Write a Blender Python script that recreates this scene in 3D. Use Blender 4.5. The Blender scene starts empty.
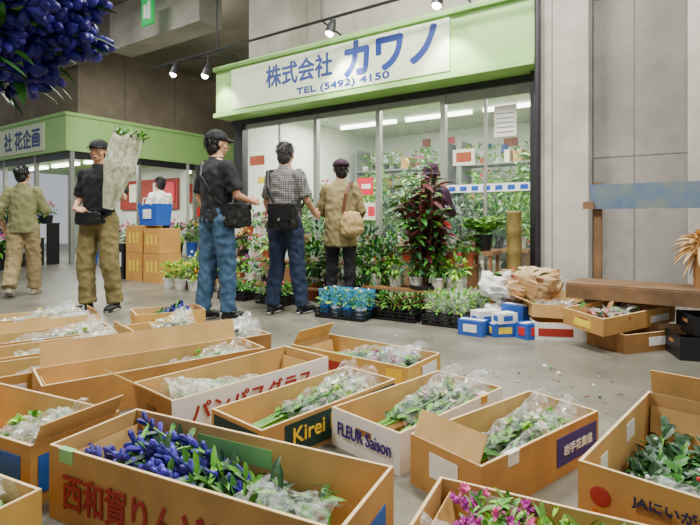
import bpy, math, random
from mathutils import Vector, Matrix, noise
random.seed(7)
R = random.Random(11)
def lin(c):
    r=[]
    for x in c:
        x/=255.0
        r.append(x/12.92 if x<=0.04045 else ((x+0.055)/1.055)**2.4)
    return (r[0],r[1],r[2],1)
MATS={}
def mat(name,c,rough=0.6,var=0.0,scale=8.0,metal=0.0,emit=0.0,bump=0.0,c2=None):
    if name in MATS: return MATS[name]
    m=bpy.data.materials.new(name); m.use_nodes=True
    nt=m.node_tree; b=nt.nodes['Principled BSDF']
    col=lin(c)
    b.inputs['Base Color'].default_value=col
    b.inputs['Roughness'].default_value=rough
    b.inputs['Metallic'].default_value=metal
    if emit>0:
        b.inputs['Emission Color'].default_value=col
        b.inputs['Emission Strength'].default_value=emit
    if var>0 or c2:
        tc=nt.nodes.new('ShaderNodeTexCoord'); n=nt.nodes.new('ShaderNodeTexNoise')
        n.inputs['Scale'].default_value=scale; n.inputs['Detail'].default_value=5
        nt.links.new(tc.outputs['Object'],n.inputs['Vector'])
        r=nt.nodes.new('ShaderNodeValToRGB')
        r.color_ramp.elements[0].position=0.3; r.color_ramp.elements[1].position=0.7
        if c2: r.color_ramp.elements[0].color=lin(c2); r.color_ramp.elements[1].color=col
        else:
            r.color_ramp.elements[0].color=tuple(x*(1-var) for x in col[:3])+(1,)
            r.color_ramp.elements[1].color=tuple(min(1,x*(1+var)) for x in col[:3])+(1,)
        nt.links.new(n.outputs['Fac'],r.inputs['Fac']); nt.links.new(r.outputs['Color'],b.inputs['Base Color'])
        if bump>0:
            bp=nt.nodes.new('ShaderNodeBump'); bp.inputs['Strength'].default_value=bump; bp.inputs['Distance'].default_value=0.02
            nt.links.new(n.outputs['Fac'],bp.inputs['Height']); nt.links.new(bp.outputs['Normal'],b.inputs['Normal'])
    MATS[name]=m; return m
def film(name,c,fac,rough=0.15):
    if name in MATS: return MATS[name]
    m=bpy.data.materials.new(name); m.use_nodes=True; nt=m.node_tree
    b=nt.nodes['Principled BSDF']; b.inputs['Base Color'].default_value=lin(c); b.inputs['Roughness'].default_value=rough
    t=nt.nodes.new('ShaderNodeBsdfTransparent'); mx=nt.nodes.new('ShaderNodeMixShader')
    # clear film: mostly see-through, whiter along creases
    tc=nt.nodes.new('ShaderNodeTexCoord'); n=nt.nodes.new('ShaderNodeTexNoise'); n.inputs['Scale'].default_value=22; n.inputs['Detail'].default_value=4; n.inputs['Distortion'].default_value=1.5
    nt.links.new(tc.outputs['Object'],n.inputs['Vector'])
    r=nt.nodes.new('ShaderNodeMapRange'); r.inputs['From Min'].default_value=.42; r.inputs['From Max'].default_value=.68
    r.inputs['To Min'].default_value=fac*.4; r.inputs['To Max'].default_value=min(1,fac*2.4)
    nt.links.new(n.outputs['Fac'],r.inputs['Value']); nt.links.new(r.outputs[0],mx.inputs[0])
    nt.links.new(t.outputs[0],mx.inputs[1]); nt.links.new(b.outputs[0],mx.inputs[2])
    nt.links.new(mx.outputs[0],nt.nodes['Material Output'].inputs['Surface'])
    MATS[name]=m; return m
class MB:
    def __init__(s): s.v=[];s.f=[];s.m=[];s.mats=[]
    def mi(s,mt):
        if mt not in s.mats: s.mats.append(mt)
        return s.mats.index(mt)
    def add(s,vs,fs,mt):
        o=len(s.v); i=s.mi(mt); s.v+= [Vector(x) for x in vs]
        for f in fs: s.f.append([o+k for k in f]); s.m.append(i)
    def box(s,c,d,mt,rot=0,M=None):
        x,y,z=d[0]/2,d[1]/2,d[2]/2
        vs=[Vector((a*x,b*y,e*z)) for a in(-1,1) for b in(-1,1) for e in(-1,1)]
        if M is None: M=Matrix.Rotation(rot,3,'Z')
        vs=[M@p+Vector(c) for p in vs]
        s.add(vs,[(0,1,3,2),(4,6,7,5),(0,4,5,1),(2,3,7,6),(0,2,6,4),(1,5,7,3)],mt)
    def tube(s,pts,rad,mt,seg=8,ref=None,cap=True):
        pts=[Vector(p) for p in pts]; n=len(pts); vs=[]
        if not isinstance(rad,(list,tuple)): rad=[rad]*n
        for i,p in enumerate(pts):
            d=(pts[min(i+1,n-1)]-pts[max(i-1,0)])
            if d.length<1e-6: d=Vector((0,0,1))
            d.normalize()
            rf=Vector(ref) if ref else (Vector((1,0,0)) if abs(d.x)<0.8 else Vector((0,1,0)))
            a=(rf-d*rf.dot(d)).normalized(); b=d.cross(a)
            r=rad[i]; ra,rb=(r if isinstance(r,(list,tuple)) else (r,r))
            for k in range(seg):
                t=2*math.pi*k/seg
                vs.append(p+a*math.cos(t)*ra+b*math.sin(t)*rb)
        fs=[]
        for i in range(n-1):
            for k in range(seg):
                k2=(k+1)%seg
                fs.append((i*seg+k,i*seg+k2,(i+1)*seg+k2,(i+1)*seg+k))
        if cap:
            fs.append(tuple(range(seg))[::-1]); fs.append(tuple((n-1)*seg+k for k in range(seg)))
        s.add(vs,fs,mt)
    def ell(s,c,r,mt,seg=12,rings=8,M=None,fn=None):
        c=Vector(c); 
        if not isinstance(r,(list,tuple)): r=(r,r,r)
        vs=[Vector((0,0,r[2]))]
        for i in range(1,rings):
            ph=math.pi*i/rings
            for k in range(seg):
                t=2*math.pi*k/seg
                vs.append(Vector((r[0]*math.sin(ph)*math.cos(t),r[1]*math.sin(ph)*math.sin(t),r[2]*math.cos(ph))))
        vs.append(Vector((0,0,-r[2])))
        if fn: vs=[fn(p) for p in vs]
        if M is not None: vs=[M@p for p in vs]
        vs=[p+c for p in vs]; fs=[]
        for k in range(seg):
            k2=(k+1)%seg
            fs.append((0,1+k,1+k2))
            for i in range(rings-2):
                a=1+i*seg; b=a+seg
                fs.append((a+k,b+k,b+k2,a+k2))
            a=1+(rings-2)*seg; fs.append((a+k,len(vs)-1,a+k2))
        s.add(vs,fs,mt)
    def lathe(s,c,prof,mt,seg=16):
        c=Vector(c); vs=[];fs=[]
        for r,z in prof:
            for k in range(seg):
                t=2*math.pi*k/seg; vs.append(c+Vector((r*math.cos(t),r*math.sin(t),z)))
        for i in range(len(prof)-1):
            for k in range(seg):
                k2=(k+1)%seg; fs.append((i*seg+k,i*seg+k2,(i+1)*seg+k2,(i+1)*seg+k))
        s.add(vs,fs,mt)
    def leaf(s,b,d,L,W,mt,bend=0.3,fold=0.15):
        b=Vector(b); d=Vector(d).normalized()
        up=Vector((0,0,1)); sd=d.cross(up)
        if sd.length<0.05: sd=Vector((1,0,0))
        sd.normalize(); nm=sd.cross(d)
        tw=R.uniform(-.6,.6); sd2=sd*math.cos(tw)+nm*math.sin(tw); nm=sd2.cross(d); sd=sd2
        vs=[];prof=[(0,.12),(.3,.9),(.6,1),(.85,.5),(1,.02)]
        for t,w in prof:
            c=b+d*L*t-Vector((0,0,1))*bend*L*t*t
            vs+= [c-sd*W*w/2+nm*fold*W*w, c, c+sd*W*w/2+nm*fold*W*w]
        fs=[]
        for i in range(4):
            o=i*3; fs+=[(o,o+1,o+4,o+3),(o+1,o+2,o+5,o+4)]
        s.add(vs,fs,mt)
    def mesh(s,name,smooth=True):
        me=bpy.data.meshes.new(name); me.from_pydata([tuple(p) for p in s.v],[],s.f)
        for m in s.mats: me.materials.append(m)
        me.polygons.foreach_set('material_index',s.m)
        if smooth: me.polygons.foreach_set('use_smooth',[True]*len(s.f))
        me.update(); return me
    def build(s,name,loc=(0,0,0),rot=0,parent=None,smooth=False):
        o=bpy.data.objects.new(name,s.mesh(name,smooth)); bpy.context.collection.objects.link(o)
        o.location=loc; o.rotation_euler=(0,0,rot)
        if parent: o.parent=parent
        return o
def link(me,name,parent=None,loc=(0,0,0),rot=0):
    o=bpy.data.objects.new(name,me); bpy.context.collection.objects.link(o); o.location=loc; o.rotation_euler=(0,0,rot)
    if parent: o.parent=parent
    return o
def empty(name,loc,rot=0):
    o=bpy.data.objects.new(name,None); bpy.context.collection.objects.link(o); o.location=loc; o.rotation_euler=(0,0,rot); o.empty_display_size=.1; return o
def bevel(o,w=.01,seg=2):
    m=o.modifiers.new('b','BEVEL'); m.width=w; m.segments=seg; m.limit_method='ANGLE'; return o
def text(body,width,height,center,r,mt,name,parent=None,up=(0,0,1),bold=0.0):
    cu=bpy.data.curves.new(name,'FONT'); cu.body=body; cu.size=1; cu.extrude=.004; cu.resolution_u=4
    o=bpy.data.objects.new(name,cu); bpy.context.collection.objects.link(o)
    dg=bpy.context.evaluated_depsgraph_get(); dg.update()
    me=bpy.data.meshes.new_from_object(o.evaluated_get(dg)); bpy.data.objects.remove(o)
    if len(me.vertices)==0: return None
    xs=[v.co.x for v in me.vertices]; ys=[v.co.y for v in me.vertices]
    cx,cy=(min(xs)+max(xs))/2,(min(ys)+max(ys))/2; w=max(xs)-min(xs); h=max(ys)-min(ys)
    r=Vector(r).normalized(); up=Vector(up); n=r.cross(up); C=Vector(center)
    mb=MB(); b_=bold*height
    base=[C+r*((q.co.x-cx)*width/w)+up*((q.co.y-cy)*height/h)+n*(.002 if q.co.z>0 else 0) for q in me.vertices]
    fs=[tuple(p.vertices) for p in me.polygons]
    sh_=[(0,0)] if b_==0 else [(0,0),(1,0),(-1,0),(0,1),(0,-1),(.7,.7),(-.7,.7),(.7,-.7),(-.7,-.7)]
    for i,(a,b) in enumerate(sh_): mb.add([p+r*a*b_+up*b*b_+n*.00008*i for p in base],fs,mt)
    return mb.build(name,parent=parent)
# ================= materials
def dusty(name,ca,cb,cc,rough,sc1,sc2,bump):
    m=bpy.data.materials.new(name); m.use_nodes=True; nt=m.node_tree; b=nt.nodes['Principled BSDF']
    tc=nt.nodes.new('ShaderNodeTexCoord')
    n1=nt.nodes.new('ShaderNodeTexNoise'); n1.inputs['Scale'].default_value=sc1; n1.inputs['Detail'].default_value=10; n1.inputs['Roughness'].default_value=.7
    n2=nt.nodes.new('ShaderNodeTexNoise'); n2.inputs['Scale'].default_value=sc2; n2.inputs['Detail'].default_value=6
    for n in(n1,n2): nt.links.new(tc.outputs['Object'],n.inputs['Vector'])
    r=nt.nodes.new('ShaderNodeValToRGB'); r.color_ramp.elements[0].position=.32; r.color_ramp.elements[1].position=.68
    r.color_ramp.elements[0].color=lin(ca); r.color_ramp.elements[1].color=lin(cb)
    nt.links.new(n1.outputs['Fac'],r.inputs['Fac'])
    r2=nt.nodes.new('ShaderNodeValToRGB'); r2.color_ramp.elements[0].position=.35; r2.color_ramp.elements[1].position=.6
    r2.color_ramp.elements[0].color=(1,1,1,1); r2.color_ramp.elements[1].color=(0,0,0,1)
    nt.links.new(n2.outputs['Fac'],r2.inputs['Fac'])
    mx=nt.nodes.new('ShaderNodeMixRGB'); mx.inputs['Color2'].default_value=lin(cc)
    ml=nt.nodes.new('ShaderNodeMath'); ml.operation='MULTIPLY'; ml.inputs[1].default_value=.6
    nt.links.new(r2.outputs['Color'],ml.inputs[0]); nt.links.new(ml.outputs[0],mx.inputs['Fac'])
    nt.links.new(r.outputs['Color'],mx.inputs['Color1']); nt.links.new(mx.outputs['Color'],b.inputs['Base Color'])
    b.inputs['Roughness'].default_value=rough
    bp=nt.nodes.new('ShaderNodeBump'); bp.inputs['Strength'].default_value=bump; bp.inputs['Distance'].default_value=.01
    nt.links.new(n1.outputs['Fac'],bp.inputs['Height']); nt.links.new(bp.outputs['Normal'],b.inputs['Normal'])
    return m
FLOOR=dusty('floor_concrete',(98,96,84),(146,141,124),(72,71,62),.36,2.8,.55,.25)
CONC=dusty('concrete_wall',(136,132,124),(172,167,156),(106,102,94),.85,2.4,.5,.4)
CONCL=dusty('concrete_light',(166,162,150),(200,194,180),(138,132,120),.85,2.4,.6,.35)
CONCD=dusty('concrete_dark',(134,120,102),(164,150,130),(110,98,82),.9,2.0,.7,.3)
CEIL=dusty('ceiling_concrete',(124,118,108),(148,140,128),(102,96,86),.9,1.0,.5,.2)
SEAM=mat('concrete_seam',(112,106,96),.9,.1)
GREEN=mat('fascia_green',(158,204,118),.45,.06,3)
SIGNW=mat('sign_white',(218,230,192),.4,.05,2)
BLUE=mat('sign_blue',(24,54,128),.5,.05)
ALU=mat('aluminium',(160,160,150),.4,.05,metal=.4)
DARKF=mat('dark_frame',(36,36,38),.4,.1)
WHITE=mat('white_paint',(230,232,226),.6,.03,4)
TUBE=mat('fluorescent_glow',(255,254,246),.5,emit=9)
SPOT=mat('spot_glow',(255,250,235),.5,emit=25)
BLACK=mat('black_plastic',(18,18,20),.45,.1)
KR=mat('kraft_card',(188,140,74),.7,.18,7,bump=.1)
KR2=mat('kraft_light',(206,164,100),.7,.16,7,bump=.1)
KR3=mat('kraft_dark',(150,106,54),.75,.18,8,bump=.1)
KRY=mat('kraft_yellow',(206,160,78),.7,.16,7,bump=.1)
EDGE=mat('kraft_edge',(228,198,146),.8,.1,30)
CW=mat('white_card',(238,236,228),.7,.05,9)
G1=mat('leaf_green',(56,118,36),.45,.3,20)
G2=mat('leaf_dark',(26,68,28),.45,.3,20)
G3=mat('leaf_lime',(150,196,52),.5,.2,20)
G4=mat('leaf_blue_green',(70,130,84),.5,.2,20)
G5=mat('leaf_fresh',(92,160,44),.45,.25,20)
STEM=mat('stem_green',(98,150,50),.5,.2,20)
BURG=mat('leaf_burgundy',(84,18,32),.45,.3,14)
BROWNL=mat('leaf_brown',(96,54,34),.5,.3,14)
GENT=mat('gentian_blue',(34,26,122),.5,.4,30)
GENT2=mat('gentian_violet',(74,60,184),.5,.25,30)
PINK=mat('petal_pink',(232,96,160),.5,.2,20)
PALE=mat('petal_pale_pink',(236,200,206),.5,.1,20)
CREAM=mat('petal_cream',(226,222,182),.5,.1,20)
MAG=mat('petal_magenta',(172,40,148),.5,.3,20)
RED=mat('petal_red',(204,28,36),.5,.2,20)
YEL=mat('petal_yellow',(240,212,50),.5,.15,20)
WHP=mat('petal_white',(244,242,234),.5,.05,20)
SOIL=mat('soil',(60,44,32),.95,.3,40)
POTW=mat('pot_white',(230,228,220),.4,.05)
POTB=mat('pot_black',(28,28,30),.5,.1)
TERRA=mat('pot_terracotta',(166,86,54),.7,.1)
FILM=film('clear_film',(245,250,246),.15,.06)
FILMW=film('milky_film',(238,242,234),.26,.1)
FILMB=film('blue_film',(70,170,226),.5)
GLASS=film('window_glass',(200,215,210),.04,.03)
# ================= frame of the market grid
u=Vector((.824,-.5666,0)).normalized(); v=Vector((.5666,.824,0)).normalized(); Z=Vector((0,0,1))
UA=math.atan2(u.y,u.x)
O=Vector((-2.0,7.55,0)); C2=Vector((-5.85,10.4,0))
def ub(mb,o,t0,t1,s0,s1,z0,z1,mt):
    c=o+u*(t0+t1)/2+v*(s0+s1)/2+Z*(z0+z1)/2
    mb.box(c,(abs(t1-t0),abs(s1-s0),abs(z1-z0)),mt,UA)
def ubo(name,o,*a,parent=None):
    mb=MB(); ub(mb,o,*a); return mb.build(name,parent=parent)
mb=MB(); mb.box((0,6.5,-.05),(26,26,.1),FLOOR); mb.build('floor')
mb=MB(); mb.box((0,9,4.9),(26,20,.2),CEIL); mb.build('ceiling')
ubo('wall_back',C2,-9,9,7,7.2,0,4.8,CONC)
mb=MB(); ub(mb,C2,-6,-.5,.5,6.9,3.15,4.8,CONCD)
for s in(1.6,3.0,4.4,5.8): ub(mb,C2,-.505,-.495,s-.012,s+.012,3.15,4.8,SEAM)
mb.build('wall_left_upper')
mb=MB(); ub(mb,Vector((-3.9,8.9,0)),-.6,1.9,0,.45,4.0,4.79,CONCL); mb.build('trim_1')
mb=MB(); ub(mb,Vector((-3.9,8.9,0)),-5,-.61,.1,.5,4.25,4.79,CONC); mb.build('trim_2')
mb=MB(); ub(mb,O,5.11,10,.2,.45,0,4.79,CONC)
for z in(1.5,3.0): ub(mb,O,5.11,10,.197,.2,z-.004,z+.004,SEAM)
for t in(5.45,): ub(mb,O,t-.004,t+.004,.197,.2,0,4.79,SEAM)
mb.build('wall_right')
mb=MB(); ub(mb,O,4.63,5.1,-.02,.55,0,4.79,CONCL); ub(mb,O,4.78,4.787,-.023,-.02,0,4.79,SEAM); mb.build('concrete_column')
mb=MB(); ub(mb,O,5.86,6.5,-.05,.19,0,4.79,CONCL); bevel(mb.build('concrete_column'),.02)
mb=MB(); ub(mb,O,.71,1.46,-.02,.5,3.18,4.79,CONCL); mb.build('trim_3')
ubo('wall_shop_upper',O,1.47,4.62,.35,.55,3.18,4.79,CONCL)
mb=MB(); ub(mb,O,1.47,4.62,.1,.34,4.2,4.79,CONC); mb.build('trim_4')
# ================= shop A
shop=empty('flower_shop',O)
inv=Matrix.Translation(-O)
def sh(mb,name,par=None):
    o=mb.build(name); o.parent=shop; o.matrix_parent_inverse=inv; return o
mb=MB(); ub(mb,O,0,4.62,0,.3,2.45,3.15,GREEN); ub(mb,O,-.02,4.62,-.05,.3,3.11,3.17,GREEN); ub(mb,O,-.02,4.62,-.04,.3,2.43,2.49,GREEN)
sh(mb,'fascia')
mb=MB(); ub(mb,O,.36,3.74,-.035,0,2.51,3.08,SIGNW)
sh(mb,'sign_board')
for b,w,h,t,z,bd in(('株式会社',1.12,.29,1.62,2.86,.025),('カワノ',1.2,.40,2.98,2.86,.05),('TEL (5492) 4150',1.4,.105,2.3,2.58,.04)):
    o=text(b,w,h,O+u*t-v*.036+Z*z,u,BLUE,'sign_lettering',bold=bd)
    if o: o.parent=shop; o.matrix_parent_inverse=inv
mb=MB()
ub(mb,O,.0,4.6,.3,.42,2.36,2.45,DARKF); ub(mb,O,.05,.24,.3,.42,0,2.36,DARKF); ub(mb,O,4.52,4.62,.2,.42,0,2.45,DARKF)
mb.tube([O+u*4.66-v*.06,O+u*4.66-v*.06+Z*4.7],.03,DARKF,10)
for t in(1.62,2.62,3.5): ub(mb,O,t-.03,t+.03,.33,.40,0,2.36,ALU)
ub(mb,O,.25,4.52,.33,.40,0,.1,ALU); ub(mb,O,3.5,4.52,.34,.39,2.25,2.36,ALU); ub(mb,O,.25,3.5,.34,.39,2.29,2.36,ALU)
for t in(.95,4.0): ub(mb,O,t-.015,t+.015,.34,.38,.1,2.36,ALU)
sh(mb,'window_frame')
mb=MB(); ub(mb,O,.24,4.52,.36,.366,.1,2.36,GLASS); sh(mb,'window_1')
INW=mat('interior_wall',(216,222,208),.6,.05,3)
mb=MB()
ub(mb,O,.05,4.7,4.4,4.5,0,2.75,INW); ub(mb,O,-.05,.05,.42,4.5,0,2.75,INW); ub(mb,O,4.62,4.72,.56,4.5,0,2.75,INW); ub(mb,O,-.05,4.72,.42,4.5,2.7,2.8,INW)
sh(mb,'interior_walls')
mb=MB()
for t in(.9,2.3,3.7):
    for s in(1.2,2.8): ub(mb,O,t-.6,t+.6,s-.03,s+.03,2.64,2.69,TUBE)
sh(mb,'ceiling_tubes')
WOOD=mat('shelf_wood',(150,110,70),.6,.2,6)
PAP1=mat('poster_red',(224,48,70),.6,.2,5); PAP2=mat('poster_cream',(232,226,204),.6,.05,5); PAPB=mat('label_blue',(24,84,184),.5,.05)
GREY=mat('grey_metal',(120,122,122),.5,.1)
cc=[PINK,YEL,PAPB,RED,WHP,G1,G3,KR,KR3,G2,GREY,TERRA,CW]
def tri(): return R.uniform(-1,1)
mb=MB()
for t0,t1 in((.3,2.2),(2.5,4.5)):
    for z in(.5,.95,1.4,1.85): ub(mb,O,t0,t1,3.3,3.8,z,z+.03,GREY)
    for t in(t0,t1): ub(mb,O,t-.02,t+.02,3.3,3.8,0,2.3,GREY)
for z in(.53,.98,1.43,1.88):
    for t0,t1 in((.4,2.1),(2.6,4.4)):
        t=t0
        while t<t1-.1:
            c=O+u*t+v*3.5+Z*z
            if R.random()<.78:
                mb.lathe(c,[(.05,0),(.07,.11),(.0,.11)],R.choice((POTW,TERRA,POTB)),10)
                for q in range(46):
                    a=Vector((tri(),tri(),tri())).normalized(); mb.leaf(c+Z*.22+Vector((a.x*.1,a.y*.1,a.z*.1)),a+Z*.4,R.uniform(.07,.13),.035,R.choice((G1,G5,G3,G5)),.3)
                if R.random()<.5:
                    fm=R.choice((PINK,RED,WHP,YEL))
                    for q in range(9): mb.ell(c+Z*.26+Vector((tri()*.11,tri()*.11,tri()*.08)),.022,fm,6,4)
                t+=.24
            else:
                w=R.uniform(.08,.16); ub(mb,O,t-.06,t-.06+w,3.35,3.7,z,z+R.uniform(.12,.3),R.choice((KR,CW,KR2,PAP2,TERRA,RED))); t+=w+.06
for i in range(16):
    t=R.uniform(.4,4.3); z=R.uniform(2.15,2.45); ub(mb,O,t,t+R.uniform(.1,.28),4.385,4.395,z,z+R.uniform(.08,.18),R.choice([PAP1,PAP2,PAPB,YEL,CW,TERRA]))
sh(mb,'display_shelves')
mb=MB()
for t,z,w,h,mt in((2.42,1.34,.24,.22,PAP1),(2.45,1.02,.26,.22,PAP2),(4.22,1.98,.24,.34,PAP2),(3.75,1.62,.26,.18,PAP2),(2.44,1.34,.14,.06,WHP),(4.22,1.98,.18,.26,WHP),(3.75,1.62,.18,.11,TERRA),(2.52,1.02,.1,.12,PAP1),(.5,1.8,.3,.14,TERRA),(.62,1.5,.2,.1,YEL)):
    off=.001 if w<.2 else 0
    ub(mb,O,t-w/2,t+w/2,.35-off-.006,.355,z-h/2,z+h/2,mt)
for i in range(5): ub(mb,O,4.13,4.31,.336,.343,1.86+i*.05,1.865+i*.05,GREY)
sh(mb,'window_posters')
mb=MB(); ub(mb,O,3.54,4.5,.348,.356,1.22,1.31,WHP)
for i in range(7): ub(mb,O,3.57+i*.135,3.65+i*.135,.345,.35,1.24,1.29,PAPB)
sh(mb,'door_sticker_strip')
P0=Vector((-3.06,7.9,3.29))
mb=MB()
mb.tube([P0-u*.2,P0+u*5.6],.018,DARKF,8)
for t in(1.45,3.3,5.0):
    a=P0+u*t; mb.tube([a,a+v*.4-Z*.05],.012,DARKF,6); mb.tube([a,a+Z*1.5],.01,DARKF,6)
mb.tube([P0+u*.9-Z*.02,P0+u*1.5+v*.3-Z*.0],.012,DARKF,6)
for t,dz in((.54,-.02),(1.26,-.16),(3.47,-.02),(4.83,-.02)):
    a=P0+u*t+Z*dz
    mb.tube([P0+u*t,a-Z*.05],.01,DARKF,6)
    d=(v*.2-Z*.75-u*.1-v*.4).normalized()
    mb.tube([a-Z*.03-d*.03,a-Z*.03+d*.05,a-Z*.03+d*.15],[.03,.05,.062],DARKF,12)
    mb.ell(a-Z*.03+d*.14,(.052,.052,.052),SPOT,10,6)
mb.build('spotlight_rail',smooth=False)
# ================= second shop
mb=MB()
s2=empty('corner_flower_shop',C2); inv2=Matrix.Translation(-C2)
def sh2(mb,name):
    o=mb.build(name); o.parent=s2; o.matrix_parent_inverse=inv2; return o
ub(mb,C2,-6,0,0,6.5,2.35,3.12,GREEN); ub(mb,C2,-6,.03,-.03,6.5,3.08,3.15,GREEN); sh2(mb,'fascia')
mb=MB(); ub(mb,C2,-5,-.9,-.03,0,2.42,3.02,SIGNW); sh2(mb,'sign_board')
o=text('社 花企画',1.75,.42,C2-u*1.95-v*.032+Z*2.72,u,BLUE,'sign_lettering',bold=.03)
if o: o.parent=s2; o.matrix_parent_inverse=inv2
mb=MB()
for t in(-.05,-1.6,-3.2,-4.8): ub(mb,C2,t-.04,t+.04,.1,.18,0,2.35,ALU)
for s in(1.7,3.3,4.9,6.4): ub(mb,C2,-.12,-.04,s-.04,s+.04,0,2.35,ALU)
ub(mb,C2,-6,-.04,.1,.16,2.2,2.35,DARKF); ub(mb,C2,-.12,-.04,.1,6.4,2.2,2.35,DARKF)
ub(mb,C2,-6,-.04,3.0,3.1,0,2.35,INW); ub(mb,C2,-3.2,-3.1,3.1,6.5,0,2.35,INW)
sh2(mb,'frame')
mb=MB()
for t in(-1,-2.6,-4.2): ub(mb,C2,t-.6,t+.6,1.2,1.32,2.28,2.34,TUBE)
for s in(3.8,5.2): ub(mb,C2,-1.6,-1.5,s-.5,s+.5,2.28,2.34,TUBE)
sh2(mb,'ceiling_tubes')
mb=MB()
BRICK=mat('brick_red',(150,56,46),.7,.2,10)
ub(mb,C2,-2.9,-.3,2.93,2.99,1.2,2.0,BRICK)
ub(mb,C2,-3.09,-3.0,3.3,6.4,1.5,2.1,BRICK)
for i,(t,mt) in enumerate(((-.6,PAP1),(-1.1,PAP2),(-2.2,PAP2),(-3.4,PAPB),(-4.0,PAP1))): ub(mb,C2,t-.2,t+.2,2.9,2.95,1.4,1.9,mt)
for i in range(14):
    s=3.3+i*.22; ub(mb,C2,-2.99,-2.8,s,s+.16,R.uniform(.9,1.2),R.uniform(1.25,1.45),R.choice(cc))
ub(mb,C2,-3.0,-2.6,3.2,6.4,.85,.9,WOOD); ub(mb,C2,-3.0,-2.6,3.2,6.4,0,.85,GREY)
sh2(mb,'notice_boards')
L0=Vector((-4.0,9.35,4.15))
mb=MB(); ub(mb,L0,-.1,1.25,-.06,.06,0,.05,WHITE); ub(mb,L0,-.06,1.2,-.04,.04,-.04,0,TUBE)
ub(mb,L0,.1,.13,-.01,.01,.05,.64,WHITE); ub(mb,L0,1.0,1.03,-.01,.01,.05,.64,WHITE); mb.build('fluorescent_batten_lamp')
EXG=mat('exit_green',(30,160,80),.5,emit=.6)
E0=Vector((-3.2,8.0,0))
mb=MB(); ub(mb,E0,-.15,.15,-.02,.02,4.0,4.42,EXG); ub(mb,E0,-.08,.0,-.03,-.02,4.1,4.32,WHP); ub(mb,E0,.03,.09,-.03,-.02,4.08,4.36,WHP); ub(mb,E0,-.01,.01,-.01,.01,4.42,4.79,DARKF); mb.build('exit_sign')
# ================= cartons
def carton(x,y,deg,L,W,H,outer=KR,inner=KR2,side=None,flaps=(),texts=(),name='cardboard_flower_box',z=0,labels=(),tilt=(0,0)):
    th=.006; mb=MB(); so=side or outer; ed=EDGE if outer not in(BLACK,) else outer
    for sy in(-1,1):
        mb.box((0,sy*(W/2-th/2),H/2),(L,th,H),so if sy<0 else outer)
        mb.box((0,sy*(W/2-th-.002),H/2+.001),(L-2*th,.004,H-.004),inner)
        mb.box((0,sy*(W/2-.005),H+.001),(L,.009,.002),ed)
    for sx in(-1,1):
        mb.box((sx*(L/2-th/2),0,H/2),(th,W-2*th,H),outer)
        mb.box((sx*(L/2-th-.002),0,H/2+.001),(.004,W-2*th,H-.004),inner)
        mb.box((sx*(L/2-.005),0,H+.001),(.009,W-.02,.002),ed)
        mb.box((sx*(L/2+.0005),0,H*.66),(.003,.08,.022),KR3)
    mb.box((0,0,th/2),(L-.002,W-.002,th),inner)
    for sx in(-1,1):
        mb.box((sx*(L/2-.05),0,H*.42),(.004,W*.9,H*.8),inner,M=Matrix.Rotation(sx*.25,3,'Y'))
    for f,ang,ln in flaps:
        a=math.radians(ang)
        if f in('x-','x+'):
            s=-1 if f=='x-' else 1
            d=Vector((s*math.cos(a),0,math.sin(a)))
            c=Vector((s*(L/2-.004),0,H))+d*ln/2
            M=Matrix(((d.x,0,-d.z),(0,1,0),(d.z,0,d.x)))
            mb.box(c,(ln,W*.92,.005),inner,M=M)
        else:
            s=-1 if f=='y-' else 1
            d=Vector((0,s*math.cos(a),math.sin(a))); c=Vector((0,s*(W/2-.004),H))+d*ln/2
            M=Matrix(((1,0,0),(0,d.y,-d.z),(0,d.z,d.y)))
            mb.box(c,(L*.94,ln,.005),inner,M=M)
    for face,p,q,w,h,mt in labels:
        if face=='y-': mb.box((p,-W/2-.001,q),(w,.003,h),mt)
        if face=='y+': mb.box((p,W/2+.001,q),(w,.003,h),mt)
        if face=='x-': mb.box((-L/2-.001,p,q),(.003,w,h),mt)
        if face=='x+': mb.box((L/2+.001,p,q),(.003,w,h),mt)
        if face=='i+': mb.box((p,W/2-.0115,q),(w,.002,h),mt)
        if face=='r-': mb.ell((-L/2-.001,p,q),(.003,w,h),mt,20,10)
        if face=='o-':
            mb.box((p,-W/2+.004,H+.002),(w,.02,.002),mt); mb.box((p,-W/2-.001,H-h/2),(w,.002,h),mt)
    o=mb.build(name,(x,y,z),math.radians(deg)); o.rotation_euler.x=tilt[0]; o.rotation_euler.y=tilt[1]; o['dims']=(L,W,H)
    for face,b,p,q,w,h,mt in texts:
        if face=='y-': text(b,w,h,(p,-W/2-.003,q),(1,0,0),mt,'print',o,bold=.02)
        if face=='x-': text(b,w,h,(-L/2-.003,p,q),(0,-1,0),mt,'print',o,bold=.02)
        if face=='x+': text(b,w,h,(L/2+.003,p,q),(0,1,0),mt,'print',o,bold=.02)
        if face=='i+': text(b,w,h,(p,W/2-.013,q),(1,0,0),mt,'print',o,bold=.02)
    return o
RINK=mat('ink_red',(166,44,32),.6,.05); DINK=mat('ink_navy',(34,36,84),.6,.05); BINK=mat('ink_blue',(34,94,176),.6,.05)
PURL=mat('label_purple',(62,46,128),.6,.05); DGRN=mat('label_dark_green',(16,52,40),.6,.05); YINK=mat('ink_yellow',(244,196,40),.6,.05); GTAPE=mat('green_tape',(130,190,120),.4,.1)
OINK=mat('ink_orange',(222,104,20),.6,.05)
boxA=carton(-.40,1.48,-25.7,1.0,.33,.22,texts=(('y-','西和賀りんどう',-.12,.10,.62,.105,RINK),),labels=(('y-',.38,.12,.10,.14,BINK),('x+',0,.1,.2,.1,BINK),('i+',-.05,.16,.3,.06,GTAPE),('o-',-.42,.0,.06,.04,GTAPE)))
boxB=carton(-.53,2.41,48,.87,.34,.2,side=CW,texts=(('y-','パンパスグラス',-.02,.13,.66,.075,RINK),),labels=(('y-',.37,.05,.1,.04,BINK),),flaps=(('x-',35,.16),))
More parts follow.
